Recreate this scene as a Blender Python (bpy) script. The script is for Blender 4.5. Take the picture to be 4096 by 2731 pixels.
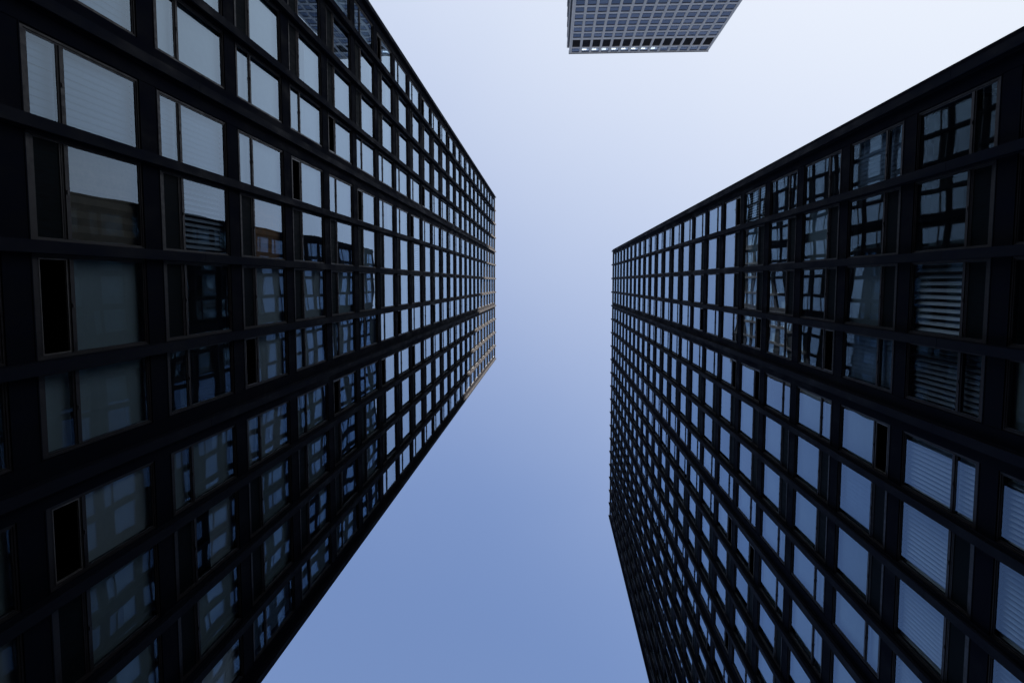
import bpy, math, random
from mathutils import Matrix, Vector

# ------------------------------------------------------------------ scene, camera, sky, sun
for o in list(bpy.data.objects):
    bpy.data.objects.remove(o, do_unlink=True)
S = bpy.context.scene
COL = S.collection
EYE = 1.6                                   # camera height above the paving

cam_d = bpy.data.cameras.new('camera')
cam_d.sensor_width = 36.0
cam_d.lens = 24.726
cam_d.clip_end = 5000
cam = bpy.data.objects.new('camera', cam_d)
COL.objects.link(cam)
# rows: camera right, down, forward (world: x right, y towards the picture's foot, z up)
ROT = [[0.9984280323, -0.0009026104, 0.0560414992],
       [0.0055593891, 0.9965344515, -0.0829950609],
       [-0.0557723725, 0.0831761519, 0.9949729495]]
r, d, f = [Vector(v) for v in ROT]
M = Matrix((r, -d, -f)).transposed().to_4x4()
M.translation = (0, 0, EYE)
cam.matrix_world = M
S.camera = cam
FPX = 2813.23

SUN = Vector((0.6, -1.0, 1.615)).normalized()
elev = math.asin(SUN.z)
w = bpy.data.worlds.new('World')
S.world = w
w.use_nodes = True
nt = w.node_tree
for n in list(nt.nodes):
    nt.nodes.remove(n)
sky = nt.nodes.new('ShaderNodeTexSky')
sky.sky_type = 'NISHITA'
sky.sun_disc = False
sky.sun_elevation = elev
sky.sun_rotation = math.atan2(SUN.x, SUN.y)
sky.altitude = 180
sky.air_density = 1.0
sky.dust_density = 0.1
sky.ozone_density = 2.0
bg = nt.nodes.new('ShaderNodeBackground')
bg.inputs['Strength'].default_value = 0.05
out = nt.nodes.new('ShaderNodeOutputWorld')
def wn_(kind, **kw):
    n = nt.nodes.new(kind)
    for k, v in kw.items():
        setattr(n, k, v)
    return n


tint = wn_('ShaderNodeVectorMath', operation='MULTIPLY')          # white balance of the clear sky
tint.inputs[1].default_value = (1.07, 0.975, 0.985)
nt.links.new(sky.outputs[0], tint.inputs[0])
# a thin bright veil of high cloud thickening towards the sun's side of the sky
tc = wn_('ShaderNodeTexCoord')
dv = wn_('ShaderNodeVectorMath', operation='DOT_PRODUCT')
dv.inputs[1].default_value = (0.5, -1.0, 0.0)
nt.links.new(tc.outputs['Generated'], dv.inputs[0])
cn = wn_('ShaderNodeTexNoise')
cn.inputs['Scale'].default_value = 2.2
cn.inputs['Detail'].default_value = 5
cn.inputs['Roughness'].default_value = 0.45
cn.inputs['Distortion'].default_value = 0.6
nt.links.new(tc.outputs['Generated'], cn.inputs['Vector'])
cm = wn_('ShaderNodeMath', operation='MULTIPLY_ADD')
cm.inputs[1].default_value = 0.16
cm.inputs[2].default_value = -0.08
nt.links.new(cn.outputs['Fac'], cm.inputs[0])
ca = wn_('ShaderNodeMath', operation='ADD')
nt.links.new(dv.outputs['Value'], ca.inputs[0])
nt.links.new(cm.outputs[0], ca.inputs[1])
veil = wn_('ShaderNodeMapRange', interpolation_type='SMOOTHSTEP')
veil.inputs['From Min'].default_value = -0.52
veil.inputs['From Max'].default_value = 0.88
nt.links.new(ca.outputs[0], veil.inputs['Value'])
vm = wn_('ShaderNodeMix', data_type='RGBA')
nt.links.new(veil.outputs['Result'], vm.inputs[0])
nt.links.new(tint.outputs[0], vm.inputs[6])
vm.inputs[7].default_value = (3.92, 4.1, 4.3, 1)
nt.links.new(vm.outputs[2], bg.inputs['Color'])
nt.links.new(bg.outputs[0], out.inputs['Surface'])

sun_d = bpy.data.lights.new('sun', 'SUN')
sun_d.energy = 5.0
sun_d.angle = math.radians(0.5)
sun_d.color = (1.0, 0.88, 0.77)
sun = bpy.data.objects.new('sun', sun_d)
COL.objects.link(sun)
sun.rotation_euler = (-SUN).to_track_quat('-Z', 'Y').to_euler()
sun.location = (0, 0, 300)

S.view_settings.view_transform = 'Standard'
S.view_settings.look = 'None'
S.view_settings.gamma = 1.0
S.view_settings.use_curve_mapping = False
S.view_settings.exposure = 2.2


# ------------------------------------------------------------------ materials
def new_mat(name):
    m = bpy.data.materials.new(name)
    m.use_nodes = True
    t = m.node_tree
    for n in list(t.nodes):
        t.nodes.remove(n)
    o = t.nodes.new('ShaderNodeOutputMaterial')
    return m, t, o


def nd(t, kind, **kw):
    n = t.nodes.new(kind)
    for k, v in kw.items():
        setattr(n, k, v)
    return n


def paint(name, col, rough, var=0.25, scale=3.0, spec=0.5, bump=0.0, stretch=(1, 1, 1)):
    """painted or bare surface with uneven tone and gloss"""
    m, t, o = new_mat(name)
    p = nd(t, 'ShaderNodeBsdfPrincipled')
    t.links.new(p.outputs[0], o.inputs[0])
    g = nd(t, 'ShaderNodeNewGeometry')
    mp = nd(t, 'ShaderNodeMapping')
    mp.inputs['Scale'].default_value = stretch
    t.links.new(g.outputs['Position'], mp.inputs['Vector'])
    nz = nd(t, 'ShaderNodeTexNoise')
    nz.inputs['Scale'].default_value = scale
    nz.inputs['Detail'].default_value = 6
    nz.inputs['Roughness'].default_value = 0.65
    t.links.new(mp.outputs[0], nz.inputs['Vector'])
    mr = nd(t, 'ShaderNodeMapRange')
    mr.inputs['From Min'].default_value = 0.3
    mr.inputs['From Max'].default_value = 0.7
    mr.inputs['To Min'].default_value = 1 - var
    mr.inputs['To Max'].default_value = 1 + var
    t.links.new(nz.outputs['Fac'], mr.inputs['Value'])
    mul = nd(t, 'ShaderNodeVectorMath', operation='SCALE')
    mul.inputs[0].default_value = col
    t.links.new(mr.outputs[0], mul.inputs['Scale'])
    t.links.new(mul.outputs[0], p.inputs['Base Color'])
    rr = nd(t, 'ShaderNodeMath', operation='MULTIPLY')
    rr.inputs[1].default_value = rough
    t.links.new(mr.outputs[0], rr.inputs[0])
    rr.use_clamp = True
    t.links.new(rr.outputs[0], p.inputs['Roughness'])
    p.inputs['Specular IOR Level'].default_value = spec
    if bump:
        b = nd(t, 'ShaderNodeBump')
        b.inputs['Strength'].default_value = bump
        b.inputs['Distance'].default_value = 0.01
        t.links.new(nz.outputs['Fac'], b.inputs['Height'])
        t.links.new(b.outputs[0], p.inputs['Normal'])
    return m


def glass(name, r0, tint, wave, tilt, col=(0.95, 0.97, 1.0)):
    """float glass pane: mirror by angle over a clear tinted sheet, slightly wavy, each pane a little out of true"""
    m, t, o = new_mat(name)
    g = nd(t, 'ShaderNodeNewGeometry')
    oi = nd(t, 'ShaderNodeObjectInfo')
    ad = nd(t, 'ShaderNodeMath', operation='ADD')
    t.links.new(g.outputs['Random Per Island'], ad.inputs[0])
    t.links.new(oi.outputs['Random'], ad.inputs[1])
    wn = nd(t, 'ShaderNodeTexWhiteNoise', noise_dimensions='1D')
    t.links.new(ad.outputs[0], wn.inputs['W'])
    s1 = nd(t, 'ShaderNodeVectorMath', operation='SUBTRACT')
    s1.inputs[1].default_value = (0.5, 0.5, 0.5)
    t.links.new(wn.outputs['Color'], s1.inputs[0])
    k1 = nd(t, 'ShaderNodeVectorMath', operation='SCALE')
    k1.inputs['Scale'].default_value = tilt
    t.links.new(s1.outputs[0], k1.inputs[0])
    # waviness: different in every pane
    off = nd(t, 'ShaderNodeVectorMath', operation='SCALE')
    off.inputs['Scale'].default_value = 40.0
    t.links.new(wn.outputs['Color'], off.inputs[0])
    ps = nd(t, 'ShaderNodeVectorMath', operation='ADD')
    t.links.new(g.outputs['Position'], ps.inputs[0])
    t.links.new(off.outputs[0], ps.inputs[1])
    nz = nd(t, 'ShaderNodeTexNoise')
    nz.inputs['Scale'].default_value = 0.8
    nz.inputs['Detail'].default_value = 0.5
    t.links.new(ps.outputs[0], nz.inputs['Vector'])
    s2 = nd(t, 'ShaderNodeVectorMath', operation='SUBTRACT')
    s2.inputs[1].default_value = (0.5, 0.5, 0.5)
    t.links.new(nz.outputs['Color'], s2.inputs[0])
    k2 = nd(t, 'ShaderNodeVectorMath', operation='SCALE')
    k2.inputs['Scale'].default_value = wave
    t.links.new(s2.outputs[0], k2.inputs[0])
    a1 = nd(t, 'ShaderNodeVectorMath', operation='ADD')
    t.links.new(g.outputs['Normal'], a1.inputs[0])
    t.links.new(k1.outputs[0], a1.inputs[1])
    a2 = nd(t, 'ShaderNodeVectorMath', operation='ADD')
    t.links.new(a1.outputs[0], a2.inputs[0])
    t.links.new(k2.outputs[0], a2.inputs[1])
    nn = nd(t, 'ShaderNodeVectorMath', operation='NORMALIZE')
    t.links.new(a2.outputs[0], nn.inputs[0])
    dt = nd(t, 'ShaderNodeVectorMath', operation='DOT_PRODUCT')
    t.links.new(g.outputs['Incoming'], dt.inputs[0])
    t.links.new(nn.outputs[0], dt.inputs[1])
    ab = nd(t, 'ShaderNodeMath', operation='ABSOLUTE')
    t.links.new(dt.outputs['Value'], ab.inputs[0])
    om = nd(t, 'ShaderNodeMath', operation='SUBTRACT')
    om.inputs[0].default_value = 1.0
    om.use_clamp = True
    t.links.new(ab.outputs[0], om.inputs[1])
    pw = nd(t, 'ShaderNodeMath', operation='POWER')
    pw.inputs[1].default_value = 3.05
    t.links.new(om.outputs[0], pw.inputs[0])
    fr = nd(t, 'ShaderNodeMath', operation='MULTIPLY_ADD')
    fr.inputs[1].default_value = 1 - r0
    fr.inputs[2].default_value = r0
    t.links.new(pw.outputs[0], fr.inputs[0])
    tr = nd(t, 'ShaderNodeBsdfTransparent')
    tr.inputs['Color'].default_value = (*tint, 1)
    gl = nd(t, 'ShaderNodeBsdfGlossy')
    gl.inputs['Color'].default_value = (*col, 1)
    gl.inputs['Roughness'].default_value = 0.0
    t.links.new(nn.outputs[0], gl.inputs['Normal'])
    mx = nd(t, 'ShaderNodeMixShader')
    t.links.new(fr.outputs[0], mx.inputs[0])
    t.links.new(tr.outputs[0], mx.inputs[1])
    t.links.new(gl.outputs[0], mx.inputs[2])
    t.links.new(mx.outputs[0], o.inputs[0])
    return m


def blind_mat(name, cols, rough=0.7, lines=0.0):
    """fabric: every blind takes one of a few off-white, grey or brown tones"""
    m, t, o = new_mat(name)
    p = nd(t, 'ShaderNodeBsdfPrincipled')
    p.inputs['Roughness'].default_value = rough
    p.inputs['Specular IOR Level'].default_value = 0.25
    g = nd(t, 'ShaderNodeNewGeometry')
    oi = nd(t, 'ShaderNodeObjectInfo')
    src = oi.outputs['Random']
    ad = nd(t, 'ShaderNodeMath', operation='ADD')
    t.links.new(src, ad.inputs[0])
    if lines:
        ad.inputs[1].default_value = 0
    else:
        t.links.new(g.outputs['Random Per Island'], ad.inputs[1])
    wn = nd(t, 'ShaderNodeTexWhiteNoise', noise_dimensions='1D')
    t.links.new(ad.outputs[0], wn.inputs['W'])
    cr = nd(t, 'ShaderNodeValToRGB')
    cr.color_ramp.interpolation = 'CONSTANT'
    el = cr.color_ramp.elements
    for i, c in enumerate(cols):
        e = el[i] if i < 2 else el.new(0.5)
        e.position = i / len(cols)
        e.color = (*c, 1)
    t.links.new(wn.outputs['Value'], cr.inputs[0])
    nz = nd(t, 'ShaderNodeTexNoise')
    nz.inputs['Scale'].default_value = 7
    nz.inputs['Detail'].default_value = 4
    t.links.new(g.outputs['Position'], nz.inputs['Vector'])
    mr = nd(t, 'ShaderNodeMapRange')
    mr.inputs['To Min'].default_value = 0.92
    mr.inputs['To Max'].default_value = 1.08
    t.links.new(nz.outputs['Fac'], mr.inputs['Value'])
    mu = nd(t, 'ShaderNodeVectorMath', operation='SCALE')
    t.links.new(cr.outputs[0], mu.inputs[0])
    t.links.new(mr.outputs[0], mu.inputs['Scale'])
    t.links.new(mu.outputs[0], p.inputs['Base Color'])
    t.links.new(p.outputs[0], o.inputs[0])
    return m


STEEL = paint('black_painted_steel', (0.0034, 0.0048, 0.0105), 0.78, 0.35, 2.2, 0.019, 0.15, (1, 1, 0.35))
MULL = paint('black_rolled_steel', (0.0045, 0.0064, 0.0135), 0.8, 0.35, 2.2, 0.05, 0.15, (1, 1, 0.35))
FRAME = paint('weathered_dark_aluminium', (0.0165, 0.0162, 0.021), 0.5, 0.45, 14, 0.2, 0.2, (1, 1, 0.3))
SASH = paint('bare_aluminium_edge', (0.08, 0.08, 0.085), 0.4, 0.3, 10, 0.5)
VENT = paint('dark_grained_panel', (0.0045, 0.0075, 0.0105), 0.5, 0.5, 5, 0.008, 0.2, (6, 6, 0.6))
VOID = paint('dark_opening', (0.002, 0.002, 0.002), 0.9, 0.1, 3, 0.0)
GLASS = glass('window_glass', 0.085, (0.69, 0.80, 0.88), 0.009, 0.009, (0.67, 0.84, 1.0))
CEIL = paint('ceiling_plaster', (0.16, 0.155, 0.15), 0.9, 0.1, 1, 0.1)
ROOM = paint('room_wall', (0.06, 0.055, 0.05), 0.9, 0.4, 0.7, 0.1)
BLIND = blind_mat('blind_fabric', [(0.25, 0.29, 0.29), (0.19, 0.22, 0.225), (0.29, 0.31, 0.32), (0.22, 0.25, 0.26), (0.14, 0.13, 0.115)])
LOUVRE = blind_mat('louvre_fabric', [(0.16, 0.205, 0.28), (0.13, 0.175, 0.24), (0.18, 0.23, 0.30)], 0.55, 1.0)
LOUVRE_P = blind_mat('pale_louvre_fabric', [(0.62, 0.66, 0.72), (0.54, 0.58, 0.64), (0.68, 0.70, 0.74)], 0.5, 1.0)
LOUVRE_D = blind_mat('dim_louvre_fabric', [(0.20, 0.22, 0.26), (0.17, 0.19, 0.22), (0.24, 0.26, 0.30)], 0.5, 1.0)
BROWN = paint('brown_fabric', (0.15, 0.115, 0.085), 0.8, 0.25, 5, 0.2)
TAN = paint('tan_fabric', (0.27, 0.13, 0.06), 0.8, 0.25, 5, 0.2)
CONC = paint('grey_cladding', (0.35, 0.36, 0.385), 0.75, 0.10, 0.9, 0.3, 0.1)
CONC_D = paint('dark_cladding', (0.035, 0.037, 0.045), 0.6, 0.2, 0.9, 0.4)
OFRAME = paint('office_window_frame', (0.018, 0.016, 0.022), 0.5, 0.2, 4, 0.4)
OGLASS = glass('office_glass', 0.09, (0.5, 0.6, 0.7), 0.006, 0.06, (0.60, 0.62, 0.67))
OBLIND = blind_mat('office_blind', [(0.07, 0.085, 0.11), (0.12, 0.14, 0.17), (0.03, 0.04, 0.05), (0.16, 0.18, 0.21), (0.05, 0.06, 0.08)])
LOUV = paint('louvre_metal', (0.016, 0.014, 0.016), 0.6, 0.5, 1.2, 0.3)
ROOFM = paint('roof_felt', (0.08, 0.08, 0.08), 0.9, 0.2, 1, 0.2)
PAVE = paint('paving', (0.014, 0.0145, 0.016), 0.9, 0.2, 0.8, 0.3, 0.2)


def glow_mat():
    m, t, o = new_mat('glow_panel')
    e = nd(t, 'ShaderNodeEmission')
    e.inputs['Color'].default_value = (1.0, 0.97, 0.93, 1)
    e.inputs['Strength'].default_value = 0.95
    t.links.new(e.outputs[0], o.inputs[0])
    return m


GLOW = glow_mat()


# ------------------------------------------------------------------ mesh helper
class Face:
    """a facade's own axes: u along it, w out of it, z up"""

    def __init__(s, ox, oy, eu, ew):
        s.ox, s.oy, s.eu, s.ew = ox, oy, eu, ew
        s.flip = eu[0] * ew[1] - eu[1] * ew[0] < 0

    def vec(s, u, w_):
        return (s.eu[0] * u + s.ew[0] * w_, s.eu[1] * u + s.ew[1] * w_)

    def pos(s, u, w_):
        v = s.vec(u, w_)
        return (s.ox + v[0], s.oy + v[1])


class MB:
    def __init__(s):
        s.v, s.f, s.m, s.mats = [], [], [], []

    def mi(s, m):
        if m not in s.mats:
            s.mats.append(m)
        return s.mats.index(m)

    def quad(s, pts, m):
        n = len(s.v)
        s.v += [tuple(p) for p in pts]
        s.f.append((n, n + 1, n + 2, n + 3))
        s.m.append(s.mi(m))

    def box(s, u0, u1, w0, w1, z0, z1, m, skip=''):
        n = len(s.v)
        s.v += [(u0, w0, z0), (u1, w0, z0), (u1, w1, z0), (u0, w1, z0), (u0, w0, z1), (u1, w0, z1), (u1, w1, z1), (u0, w1, z1)]
        i = s.mi(m)
        for k, q in (('b', (0, 3, 2, 1)), ('t', (4, 5, 6, 7)), ('i', (0, 1, 5, 4)), ('r', (1, 2, 6, 5)), ('o', (2, 3, 7, 6)), ('l', (3, 0, 4, 7))):
            if k not in skip:
                s.f.append(tuple(n + a for a in q))
                s.m.append(i)

    def add(s, other, du=0, dw=0, dz=0):
        n = len(s.v)
        s.v += [(a + du, b + dw, c + dz) for a, b, c in other.v]
        s.f += [tuple(n + a for a in q) for q in other.f]
        ix = [s.mi(m) for m in other.mats]
        s.m += [ix[a] for a in other.m]

    def mesh(s, name, face=None):
        me = bpy.data.meshes.new(name)
        if face:
            v = [(*face.vec(a, b), c) for a, b, c in s.v]
            fs = [q[::-1] for q in s.f] if face.flip else s.f
        else:
            v, fs = s.v, s.f
        me.from_pydata(v, [], fs)
        for m in s.mats:
            me.materials.append(m)
        me.polygons.foreach_set('material_index', s.m)
        me.update()
        return me


def link(name, me, parent=None, loc=(0, 0, 0)):
    o = bpy.data.objects.new(name, me)
    COL.objects.link(o)
    o.parent = parent
    o.location = loc
    return o


def thing(name, loc, label, cat, group=None):
    o = bpy.data.objects.new(name, None)
    COL.objects.link(o)
    o.location = loc
    o['label'] = label
    o['category'] = cat
    if group:
        o['group'] = group
    return o


def project(p):
    v = Vector((p[0], p[1], p[2] - EYE))
    c = [v.dot(k) for k in (r, d, f)]
    if c[2] <= 0:
        return None
    return (2048 + FPX * c[0] / c[2], 1365.5 + FPX * c[1] / c[2])


def shown_area(corners):
    """area of a rectangle inside the camera's frame"""
    pts = [project(c) for c in corners]
    if None in pts:
        return 0
    for ax, lim, sg in ((0, 0, 1), (0, 4096, -1), (1, 0, 1), (1, 2731, -1)):
        res = []
        for i in range(len(pts)):
            a, b = pts[i - 1], pts[i]
            ia, ib = sg * (a[ax] - lim) >= 0, sg * (b[ax] - lim) >= 0
            if ia != ib:
                k = (lim - a[ax]) / (b[ax] - a[ax])
                res.append((a[0] + k * (b[0] - a[0]), a[1] + k * (b[1] - a[1])))
            if ib:
                res.append(b)
        pts = res
        if len(pts) < 3:
            return 0
    return abs(sum(pts[i - 1][0] * pts[i][1] - pts[i][0] * pts[i - 1][1] for i in range(len(pts)))) / 2


# ------------------------------------------------------------------ the black apartment towers
MOD = 1.6002            # window module, four to a bay
FH = 3.1526             # storey
H = 84.6 + EYE          # roof edge
NF = 25                 # storeys of flats
PZ = {0: (0.34, MOD - 0.085), 1: (0.085, MOD - 0.085), 2: (0.085, MOD - 0.085), 3: (0.085, MOD - 0.34)}
ZB, ZV0, ZV1, ZL, ZT = -2.565, -2.40, -1.846, -1.697, 0.067   # frame foot, vent foot and head, pane foot, frame head (pane head = 0)


def frame_mb(j):
    a, b = PZ[j]
    m = MB()
    m.box(a, a + .03, -.07, .03, ZB, ZT, FRAME)
    m.box(b - .03, b, -.07, .03, ZB, ZT, FRAME)
    m.box(a + .03, b - .03, -.07, .03, ZT - .035, ZT, FRAME)
    m.box(a + .03, b - .03, -.07, .034, ZB, ZB + .085, FRAME)
    # inner beads
    m.box(a + .03, a + .055, -.05, .014, ZB + .085, ZT - .035, FRAME)
    m.box(b - .055, b - .03, -.05, .014, ZB + .085, ZT - .035, FRAME)
    m.box(a + .055, b - .055, -.05, .014, ZT - .062, ZT - .035, FRAME)
    m.box(a + .055, b - .055, -.05, .012, ZB + .085, ZV0, FRAME)
    # transom: rail with a recessed bead either side
    m.box(a + .055, b - .055, -.06, .026, ZV1 + .04, ZL - .035, FRAME)
    m.box(a + .055, b - .055, -.05, .010, ZL - .035, ZL, FRAME)
    m.box(a + .055, b - .055, -.05, .010, ZV1, ZV1 + .04, FRAME)
    # latch and fixings
    c = (a + b) / 2
    m.box(c - .03, c + .03, .026, .04, ZV1 + .055, ZV1 + .085, OFRAME)
    return m


def pane_mb(j):
    a, b = PZ[j]
    m = MB()
    a += .055
    b -= .055
    m.quad([(b, 0, ZL), (a, 0, ZL), (a, 0, ZT - .062), (b, 0, ZT - .062)], GLASS)
    return m


def vent_mb(j, kind):
    a, b = PZ[j]
    a += .055
    b -= .055
    m = MB()
    if kind == 'glass':
        m.quad([(b, 0, ZV0), (a, 0, ZV0), (a, 0, ZV1), (b, 0, ZV1)], GLASS)
    elif kind == 'panel':
        m.box(a, b, -.03, -.008, ZV0, ZV1, VENT)
        m.box(a, b, -.008, .004, ZV0, ZV0 + .03, FRAME)
        m.box(a, b, -.008, .004, ZV1 - .03, ZV1, FRAME)
    else:                                     # hopper swung in, a dark gap behind a bright sash edge
        m.box(a, b, -.5, -.48, ZV0, ZV1, VOID)
        m.box(a, a + .02, -.48, -.012, ZV0, ZV1, VOID)
        m.box(b - .02, b, -.48, -.012, ZV0, ZV1, VOID)
        m.box(a + .02, b - .02, -.48, -.012, ZV1 - .02, ZV1, VOID)
        m.box(a, a + .018, -.012, .016, ZV0, ZV1, SASH)
        m.box(b - .018, b, -.012, .016, ZV0, ZV1, SASH)
        m.box(a + .018, b - .018, -.012, .016, ZV1 - .018, ZV1, SASH)
        m.box(a + .018, b - .018, -.012, .016, ZV0, ZV0 + .018, SASH)
    return m


def blind_mb(j, kind, low):
    """kind: roller, brown, closed (vertical louvres shut), open (vertical louvres ajar)"""
    a, b = PZ[j]
    a -= .03
    b += .03
    z0 = ZB - .05 if low else ZL - .05
    z1 = .12
    m = MB()
    if kind in ('brown', 'tan') or kind.startswith('roller'):
        k = {'brown': BROWN, 'tan': TAN}.get(kind, BLIND)
        if kind == 'roller_half':
            z0 = ZL * .55
        elif kind == 'roller_short':
            z0 = ZL * .28
        if kind in ('brown', 'tan'):
            z0 = ZL + 0.02
            n = 14
            for i in range(n):                # soft pleats
                u0, u1 = a + (b - a) * i / n, a + (b - a) * (i + 1) / n
                h0, h1 = (.0, .03) if i % 2 else (.03, .0)
                m.quad([(u1, -.13 + h1, z0), (u0, -.13 + h0, z0), (u0, -.13 + h0, z1), (u1, -.13 + h1, z1)], k)
        else:
            m.box(a, b, -.122, -.12, z0, z1, k)
            m.box(a, b, -.16, -.13, z1 - .08, z1 - .005, FRAME)
        return m
    ang, pitch, wd = (math.radians(9), .105, .115) if kind == 'closed' else (math.radians(50), .092, .09) if kind == 'half' else (math.radians(46), .13, .10) if kind == 'wide' else (math.radians(48), .105, .115)
    n = int((b - a) / pitch)
    for i in range(n):
        c = a + (i + .5) * pitch
        cu, cw = math.cos(ang) * wd / 2, math.sin(ang) * wd / 2
        lean = .004 * math.sin(i * 1.7)
        # a slat with a gentle crown: three strips
        pts = [(-1, 0), (-.35, .008), (.35, .008), (1, 0)]
        for (p0, h0), (p1, h1) in zip(pts, pts[1:]):
            A = (c + p0 * cu - h0 * math.sin(ang), -.15 + p0 * cw + h0 * math.cos(ang))
            B = (c + p1 * cu - h1 * math.sin(ang), -.15 + p1 * cw + h1 * math.cos(ang))
            m.quad([(B[0] + lean, B[1], z0), (A[0] + lean, A[1], z0), (A[0], A[1], z1), (B[0], B[1], z1)], {'closed': LOUVRE, 'half': LOUVRE_P, 'wide': LOUVRE_P, 'open': LOUVRE_D}[kind])
    m.box(a, b, -.19, -.11, z1, z1 + .05, FRAME)
    return m


CACHE = {}


def cached(key, fn, face):
    k = (key, face.flip, face.ew)
    if k not in CACHE:
        CACHE[k] = fn().mesh(key[0], face)
    return CACHE[k]


def plain_face(F, n, z_heads, width0, width1):
    """a side of the tower away from the street: same grid, one mesh"""
    m = MB()
    for k in range(NF):
        z = z_heads + FH * (k - 1)
        m.box(width0, width1, -.1, .05, z + ZT, z + FH + ZB if k < NF - 1 else H - .05, STEEL, 'i')
        for c in range(n):
            j = c % 4
            a, b = PZ[j]
            u = c * MOD
            m.quad([(u + b, 0, z + ZL), (u + a, 0, z + ZL), (u + a, 0, z), (u + b, 0, z)], GLASS)
            m.quad([(u + b, -.01, z + ZB), (u + a, -.01, z + ZB), (u + a, -.01, z + ZL - .1), (u + b, -.01, z + ZL - .1)], VENT)
            m.box(u + a, u + b, -.05, .02, z + ZL - .1, z + ZL, FRAME, 'i')
            m.quad([(u + b, -.14, z + ZB), (u + a, -.14, z + ZB), (u + a, -.14, z + .1), (u + b, -.14, z + .1)], BLIND)
    zb = z_heads - FH + ZB
    for c in range(n + 1):
        u = c * MOD
        if c % 4 == 0:
            m.box(max(u - .34, width0), min(u + .34, width1), -.3, .06, zb, H - .06, STEEL)
        else:
            m.box(u - .085, u + .085, -.1, .052, zb, H - .06, STEEL)
        m.box(u - .012, u + .012, .062, .2, zb, H, STEEL)
        m.box(u - .0825, u + .0825, .2, .22, zb, H, STEEL)
    return m


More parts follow.
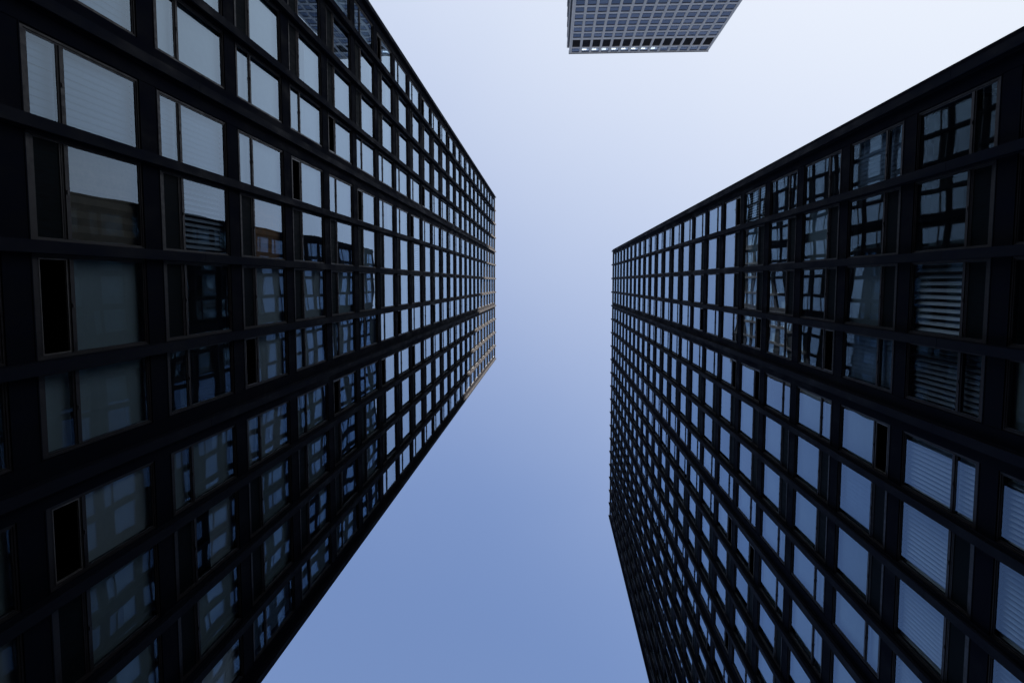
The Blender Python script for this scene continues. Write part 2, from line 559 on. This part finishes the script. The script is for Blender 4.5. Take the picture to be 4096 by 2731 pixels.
def tower(name, label, X, Y0, sgn, nb_face, nb_deep, zh, blinds, opened, seed):
    rnd = random.Random(seed)
    n = nb_face * 4
    nd_ = nb_deep * 4
    F = Face(X, Y0, (0, 1), (sgn, 0))
    L = n * MOD
    D = nd_ * MOD
    cx = X - sgn * D / 2
    cy = Y0 + L / 2
    T = thing(name, (cx, cy, 0), label, 'apartment tower', 'black steel apartment towers')
    off = (X - cx, Y0 - cy, 0)                # facade origin in the tower's own axes
    zb = zh - FH + ZB                         # foot of the lowest windows

    def part(pname, mb, face=F, o=off):
        return link(pname, mb.mesh(pname, face), T, o)

    E = .25                                   # corner plates run on past the corner mullion
    # spandrels, one a floor
    for k in range(-1, NF):
        m = MB()
        z = zh + FH * (k - 1)
        if k == -1:
            m.box(-E + .01, L + E - .01, -.25, .05, zb - .62, zb, STEEL)
        else:
            top = z + FH + ZB if k < NF - 1 else H - .06
            m.box(-E + .01, L + E - .01, -.1, .05, z + ZT, top, STEEL)
            # thin shadow lip along the head of the windows and a drip at their foot
            if k < NF - 1:
                m.box(-E + .01, L + E - .01, .05, .058, top - .03, top - .004, STEEL)
        part('spandrel', m)
    m = MB()
    m.box(-E, L + E, -.3, .075, H - .06, H - .015, STEEL)
    m.box(-E - .01, L + E + .01, -.3, .095, H - .015, H + .03, STEEL)
    part('roof_coping', m)
    # columns and rolled-steel mullions
    for c in range(n + 1):
        u = c * MOD
        if c % 4 == 0:
            m = MB()
            a, b = u - .33, u + .33
            if c == 0:
                a = -E
            if c == n:
                b = L + E
            m.box(a, b, -.35, .06, 0, H - .06, STEEL)
            part('column', m)
        m = MB()
        if c % 4:
            m.box(u - .085, u + .085, -.1, .052, zb - .6, H - .06, STEEL)
        m.box(u - .0825, u + .0825, .062, .078, zb - .6, H, MULL)
        m.box(u - .010, u + .010, .078, .2, zb - .6, H, MULL)
        # outer flange in two-storey lengths with fine joints
        zz = zb - .6
        i = 0
        while zz < H - .01:
            z2 = min(zb + FH * 2 * (i + 1) + 1.2, H)
            m.box(u - .0825, u + .0825, .2, .22, zz, z2 - .008 if z2 < H else H, MULL)
            zz = z2
            i += 1
        part('mullion', m)
    # the inside: floors and a core
    for k in range(NF):
        z = zh + FH * (k - 1)
        m = MB()
        m.box(.0, L, -D + .2, -.36, z + .2, z + .44, CEIL)
        part('floor_slab', m)
    m = MB()
    m.box(.6, L - .6, -D + 3, -3.2, 0, H - .3, ROOM)
    part('core_wall', m)
    m = MB()
    m.box(-E + .02, L + E - .02, -D + .0, -.31, H - .35, H - .1, ROOFM)
    part('roof', m)
    # other sides
    s = sgn
    for (fo, cnt) in ((Face(X - s * .55, Y0 - E + .06, (-s, 0), (0, -1)), nd_), (Face(X - s * .55, Y0 + L + E - .06, (-s, 0), (0, 1)), nd_)):
        o = (fo.ox - cx, fo.oy - cy, 0)
        part('end_wall', plain_face(fo, cnt, zh, -.2, D + .25), fo, o)
    fo = Face(X - s * (D + .55 + .19), Y0, (0, 1), (-s, 0))
    part('rear_wall', plain_face(fo, n, zh, -E + .07, L + E - .07), fo, (fo.ox - cx, fo.oy - cy, 0))
    m = MB()
    m.box(1, L - 1, -D + 1, -3.4, 0, zb - .62, ROOM)
    m.box(2.8, L - 2.8, -D + 2, -3.0, .0, zb - .63, GLASS)
    part('lobby', m)
    # windows
    W = []
    for c in range(n):
        for k in range(-1, NF - 1):
            j = c % 4
            a, b = PZ[j]
            z = zh + FH * k
            area = shown_area([(*F.pos(c * MOD + uu, 0), z + zz) for uu, zz in ((a, ZB), (b, ZB), (b, ZT), (a, ZT))])
            if (c, k) in opened:
                vk = 'open'
            else:
                vk = 'panel' if j in (1, 2) else ('open' if rnd.random() < .04 else 'glass')
            bk = blinds.get((c, k))
            q = rnd.random()
            if bk is None:
                bk = 'roller' if q < .55 else 'roller_half' if q < .64 else 'roller_short' if q < .70 else 'closed' if q < .80 else 'half' if q < .86 else 'brown' if q < .89 else 'none'
            W.append((area, c, k, j, vk, bk))
    W.sort(key=lambda t_: -t_[0])
    rest = MB()
    for i, (area, c, k, j, vk, bk) in enumerate(W):
        z = zh + FH * k
        u = c * MOD
        low = vk == 'glass'
        if i < 100 and area > 0:
            p = F.vec(u, 0)
            wo = link('window', cached(('window', j), lambda: frame_mb(j), F), T, (off[0] + p[0], off[1] + p[1], z))
            link('pane', cached(('pane', j), lambda: pane_mb(j), F), wo)
            vn = {'glass': 'vent_pane', 'panel': 'vent_panel', 'open': 'open_vent'}[vk]
            link(vn, cached((vn, j), lambda: vent_mb(j, vk), F), wo)
            if bk != 'none':
                link('blind', cached(('blind', j, bk, low), lambda: blind_mb(j, bk, low), F), wo)
        else:
            rest.add(frame_mb(j), u, 0, z)
            rest.add(pane_mb(j), u, 0, z)
            rest.add(vent_mb(j, vk), u, 0, z)
            if bk != 'none':
                rest.add(blind_mb(j, bk if bk in ('brown', 'tan') or bk.startswith('roller') else 'roller', low), u, 0, z)
    ro = part('window', rest)
    ro['kind'] = 'stuff'
    return T


L_BLINDS = {(4, 3): 'roller', (4, 4): 'roller', (3, 3): 'roller', (3, 4): 'roller', (2, 2): 'roller', (2, 1): 'roller', (3, 0): 'closed', (4, 0): 'closed', (5, 0): 'brown', (6, 0): 'roller', (7, 0): 'roller', (8, 0): 'roller', (9, 0): 'roller',
            (10, 0): 'roller', (3, 1): 'roller', (4, 1): 'closed', (5, 1): 'open', (6, 1): 'none', (7, 1): 'none', (8, 1): 'roller', (9, 1): 'roller_half',
            (10, 1): 'roller', (3, 2): 'roller', (4, 2): 'roller', (5, 2): 'tan', (6, 2): 'roller', (7, 2): 'roller', (8, 2): 'roller', (9, 2): 'roller',
            (7, 3): 'roller', (8, 3): 'roller', (9, 3): 'roller', (5, 3): 'none', (6, 3): 'roller', (5, 4): 'none', (6, 4): 'roller'}
R_BLINDS = {(0, 1): 'none', (1, 1): 'none', (2, 1): 'wide', (3, 1): 'open', (4, 1): 'half', (5, 1): 'half', (6, 1): 'half', (7, 1): 'half', (8, 1): 'half',
            (0, 2): 'closed', (1, 2): 'none', (2, 2): 'roller', (3, 2): 'closed', (4, 2): 'roller', (5, 2): 'closed', (6, 2): 'roller', (7, 2): 'roller',
            (0, 3): 'none', (1, 3): 'roller', (2, 3): 'none', (3, 3): 'none', (4, 3): 'roller', (5, 3): 'roller', (6, 3): 'roller', (7, 3): 'roller',
            (4, 0): 'half', (5, 0): 'half', (6, 0): 'half', (7, 0): 'half', (0, 4): 'none', (1, 4): 'none', (2, 4): 'none'}
L_OPEN = {(0, 6), (3, 4), (4, 3), (4, 5), (4, 8), (0, 9), (0, 12), (7, 7), (8, 8), (8, 4), (7, 2), (6, 0), (8, 0), (7, 10)}
R_OPEN = {(3, 8), (4, 6), (4, 5), (8, 6), (8, 5), (0, 6)}

tower('apartment_tower', 'black steel and glass tower filling the left half, its far corner touched by warm sun',
      -6.878, -10.069, 1, 3, 5, 11.5064 + EYE, L_BLINDS, L_OPEN, 3)
tower('apartment_tower', 'black steel and glass tower filling the right side, wholly in shade, five bays wide',
      7.316, -3.704, -1, 5, 3, 11.5629 + EYE, R_BLINDS, R_OPEN, 8)


# ------------------------------------------------------------------ the pale office tower
def office():
    K = 140 / 150
    F = Face(3.09, -43.94, (1, 0), (0, 1))
    WID = 26.42
    DEP = 30.0
    RZ = 140 + EYE
    T = thing('office_tower', (3.09 + WID / 2, -43.94 - DEP / 2, 0), 'pale grey gridded tower beyond the black ones, bright white patches in its top-floor windows', 'office tower')
    off = (-WID / 2, DEP / 2, 0)

    def part(pname, mb, face=F, o=off, parent=T):
        return link(pname, mb.mesh(pname, face), parent, o)
    P = 1.848
    U0 = .51
    OW = 1.42
    nC = 14
    rows = [(RZ - (150 - 149.33) * K, RZ - (150 - 146.95) * K), (RZ - (150 - 146.18) * K, RZ - (150 - 141.94) * K)]
    zt = RZ - (150 - 140.84) * K
    pitch = 3.2 * K
    while zt - 2.33 > 7:
        rows.append((zt, zt - 2.45 * K))
        zt -= pitch
    # vertical piers and horizontal bands stand in one plane, bands a touch behind
    edges = [0] + [U0 + P * i - (P - OW) / 2 for i in range(nC + 1)] + [WID]
    for i in range(nC + 1):
        a = 0 if i == 0 else U0 + P * (i - 1) + OW
        b = WID if i == nC else U0 + P * i
        m = MB()
        m.box(a, b, -.5, 0, 0, RZ - .35, CONC)
        if i in (0, nC):
            g = .30 if i == 0 else WID - .30
            m.box(g - .02, g + .02, 0, .04, 0, RZ - .35, CONC)
        else:
            m.box((a + b) / 2 - .05, (a + b) / 2 + .05, 0, .05, 0, RZ - .35, CONC)
        part('pier', m)
    for i, (t_, b_) in enumerate(rows):
        nb = rows[i + 1][0] if i + 1 < len(rows) else b_ - .8
        m = MB()
        for c in range(nC):
            m.box(U0 + P * c, U0 + P * c + OW, -.45, -.015, nb, b_, CONC)
        part('floor_band', m)
    m = MB()
    m.box(-.0, WID, -.5, .03, RZ - .35, RZ - .08, CONC)
    for c in range(nC):
        m.box(U0 + P * c, U0 + P * c + OW, -.45, -.015, rows[0][0], RZ - .35, CONC)
    m.box(-.05, WID + .05, -.55, .12, RZ - .08, RZ, CONC_D)
    part('parapet', m)
    # the body behind the grid, a little wider
    m = MB()
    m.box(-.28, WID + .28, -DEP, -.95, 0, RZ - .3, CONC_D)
    part('body_wall', m)
    for s in (0, 1):
        m = MB()
        for i in range(16):
            v = -1.0 - i * 1.9
            x0, x1 = (-.43, -.28) if s == 0 else (WID + .28, WID + .43)
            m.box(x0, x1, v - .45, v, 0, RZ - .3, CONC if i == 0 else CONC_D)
        part('side_rib', m)
    rnd = random.Random(5)
    rest = MB()
    cnt = 0
    rest_panel = MB()

    def win(c, t_, b_, rr):
        h = t_ - b_
        fr = MB()
        fr.box(0, .05, -.12, -.03, -h, 0, OFRAME)
        fr.box(OW - .05, OW, -.12, -.03, -h, 0, OFRAME)
        fr.box(.05, OW - .05, -.12, -.03, -.07, 0, OFRAME)
        fr.box(.05, OW - .05, -.12, -.03, -h, -h + .06, OFRAME)
        fr.box(.05, OW - .05, -.11, -.04, -h + .42, -h + .46, OFRAME)
        fr.box(.05, OW - .05, -.11, -.05, -.42, -.07, OFRAME)  # frame-coloured band at the pane head, stands in for the recess's shade
        gl = MB()
        gl.quad([(OW - .05, -.06, -h + .06), (.05, -.06, -h + .06), (.05, -.06, -.07), (OW - .05, -.06, -.07)], OGLASS)
        bl = MB()
        drop = rr.choice([.2, .35, .35, 1, 1])
        bl.box(.02, OW - .02, -.42, -.40, -h + (1 - drop) * h, 0, OBLIND)
        return fr, gl, bl

    for ri, (t_, b_) in enumerate(rows):
        for c in range(nC):
            o = (off[0] + U0 + P * c, off[1], t_)
            if ri == 1:
                m = MB()
                h = t_ - b_
                m.box(0, OW, -.20, -.12, -h, 0, LOUV)
                for q in range(16):
                    zz = -h + .1 + q * (h - .2) / 16
                    m.box(.03, OW - .03, -.12, -.06, zz, zz + .05, LOUV)
                part('louvre_panel', m, F, o)
                continue
            fr, gl, bl = win(c, t_, b_, rnd)
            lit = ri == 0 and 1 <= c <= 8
            if cnt < 100:
                wo = part('window', fr, F, o)
                part('pane', gl, F, (0, 0, 0), wo)
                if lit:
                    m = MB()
                    m.box(.06, OW * .66, -1.10, -.30, -.50, -.44, GLOW)  # emissive panel put behind the pane as its bright white patch
                    part('glow_panel', m, F, (0, 0, 0), wo)
                else:
                    part('blind', bl, F, (0, 0, 0), wo)
                cnt += 1
            else:
                for q in (fr, gl, bl):
                    rest.add(q, U0 + P * c, 0, t_)
    ro = part('window', rest)
    ro['kind'] = 'stuff'


office()

# ------------------------------------------------------------------ ground
m = MB()
m.quad([(-900, -900, 0), (900, -900, 0), (900, 900, 0), (-900, 900, 0)], PAVE)
g = link('ground', m.mesh('ground'))
g['kind'] = 'structure'
g['label'] = 'grey stone paving between the towers'
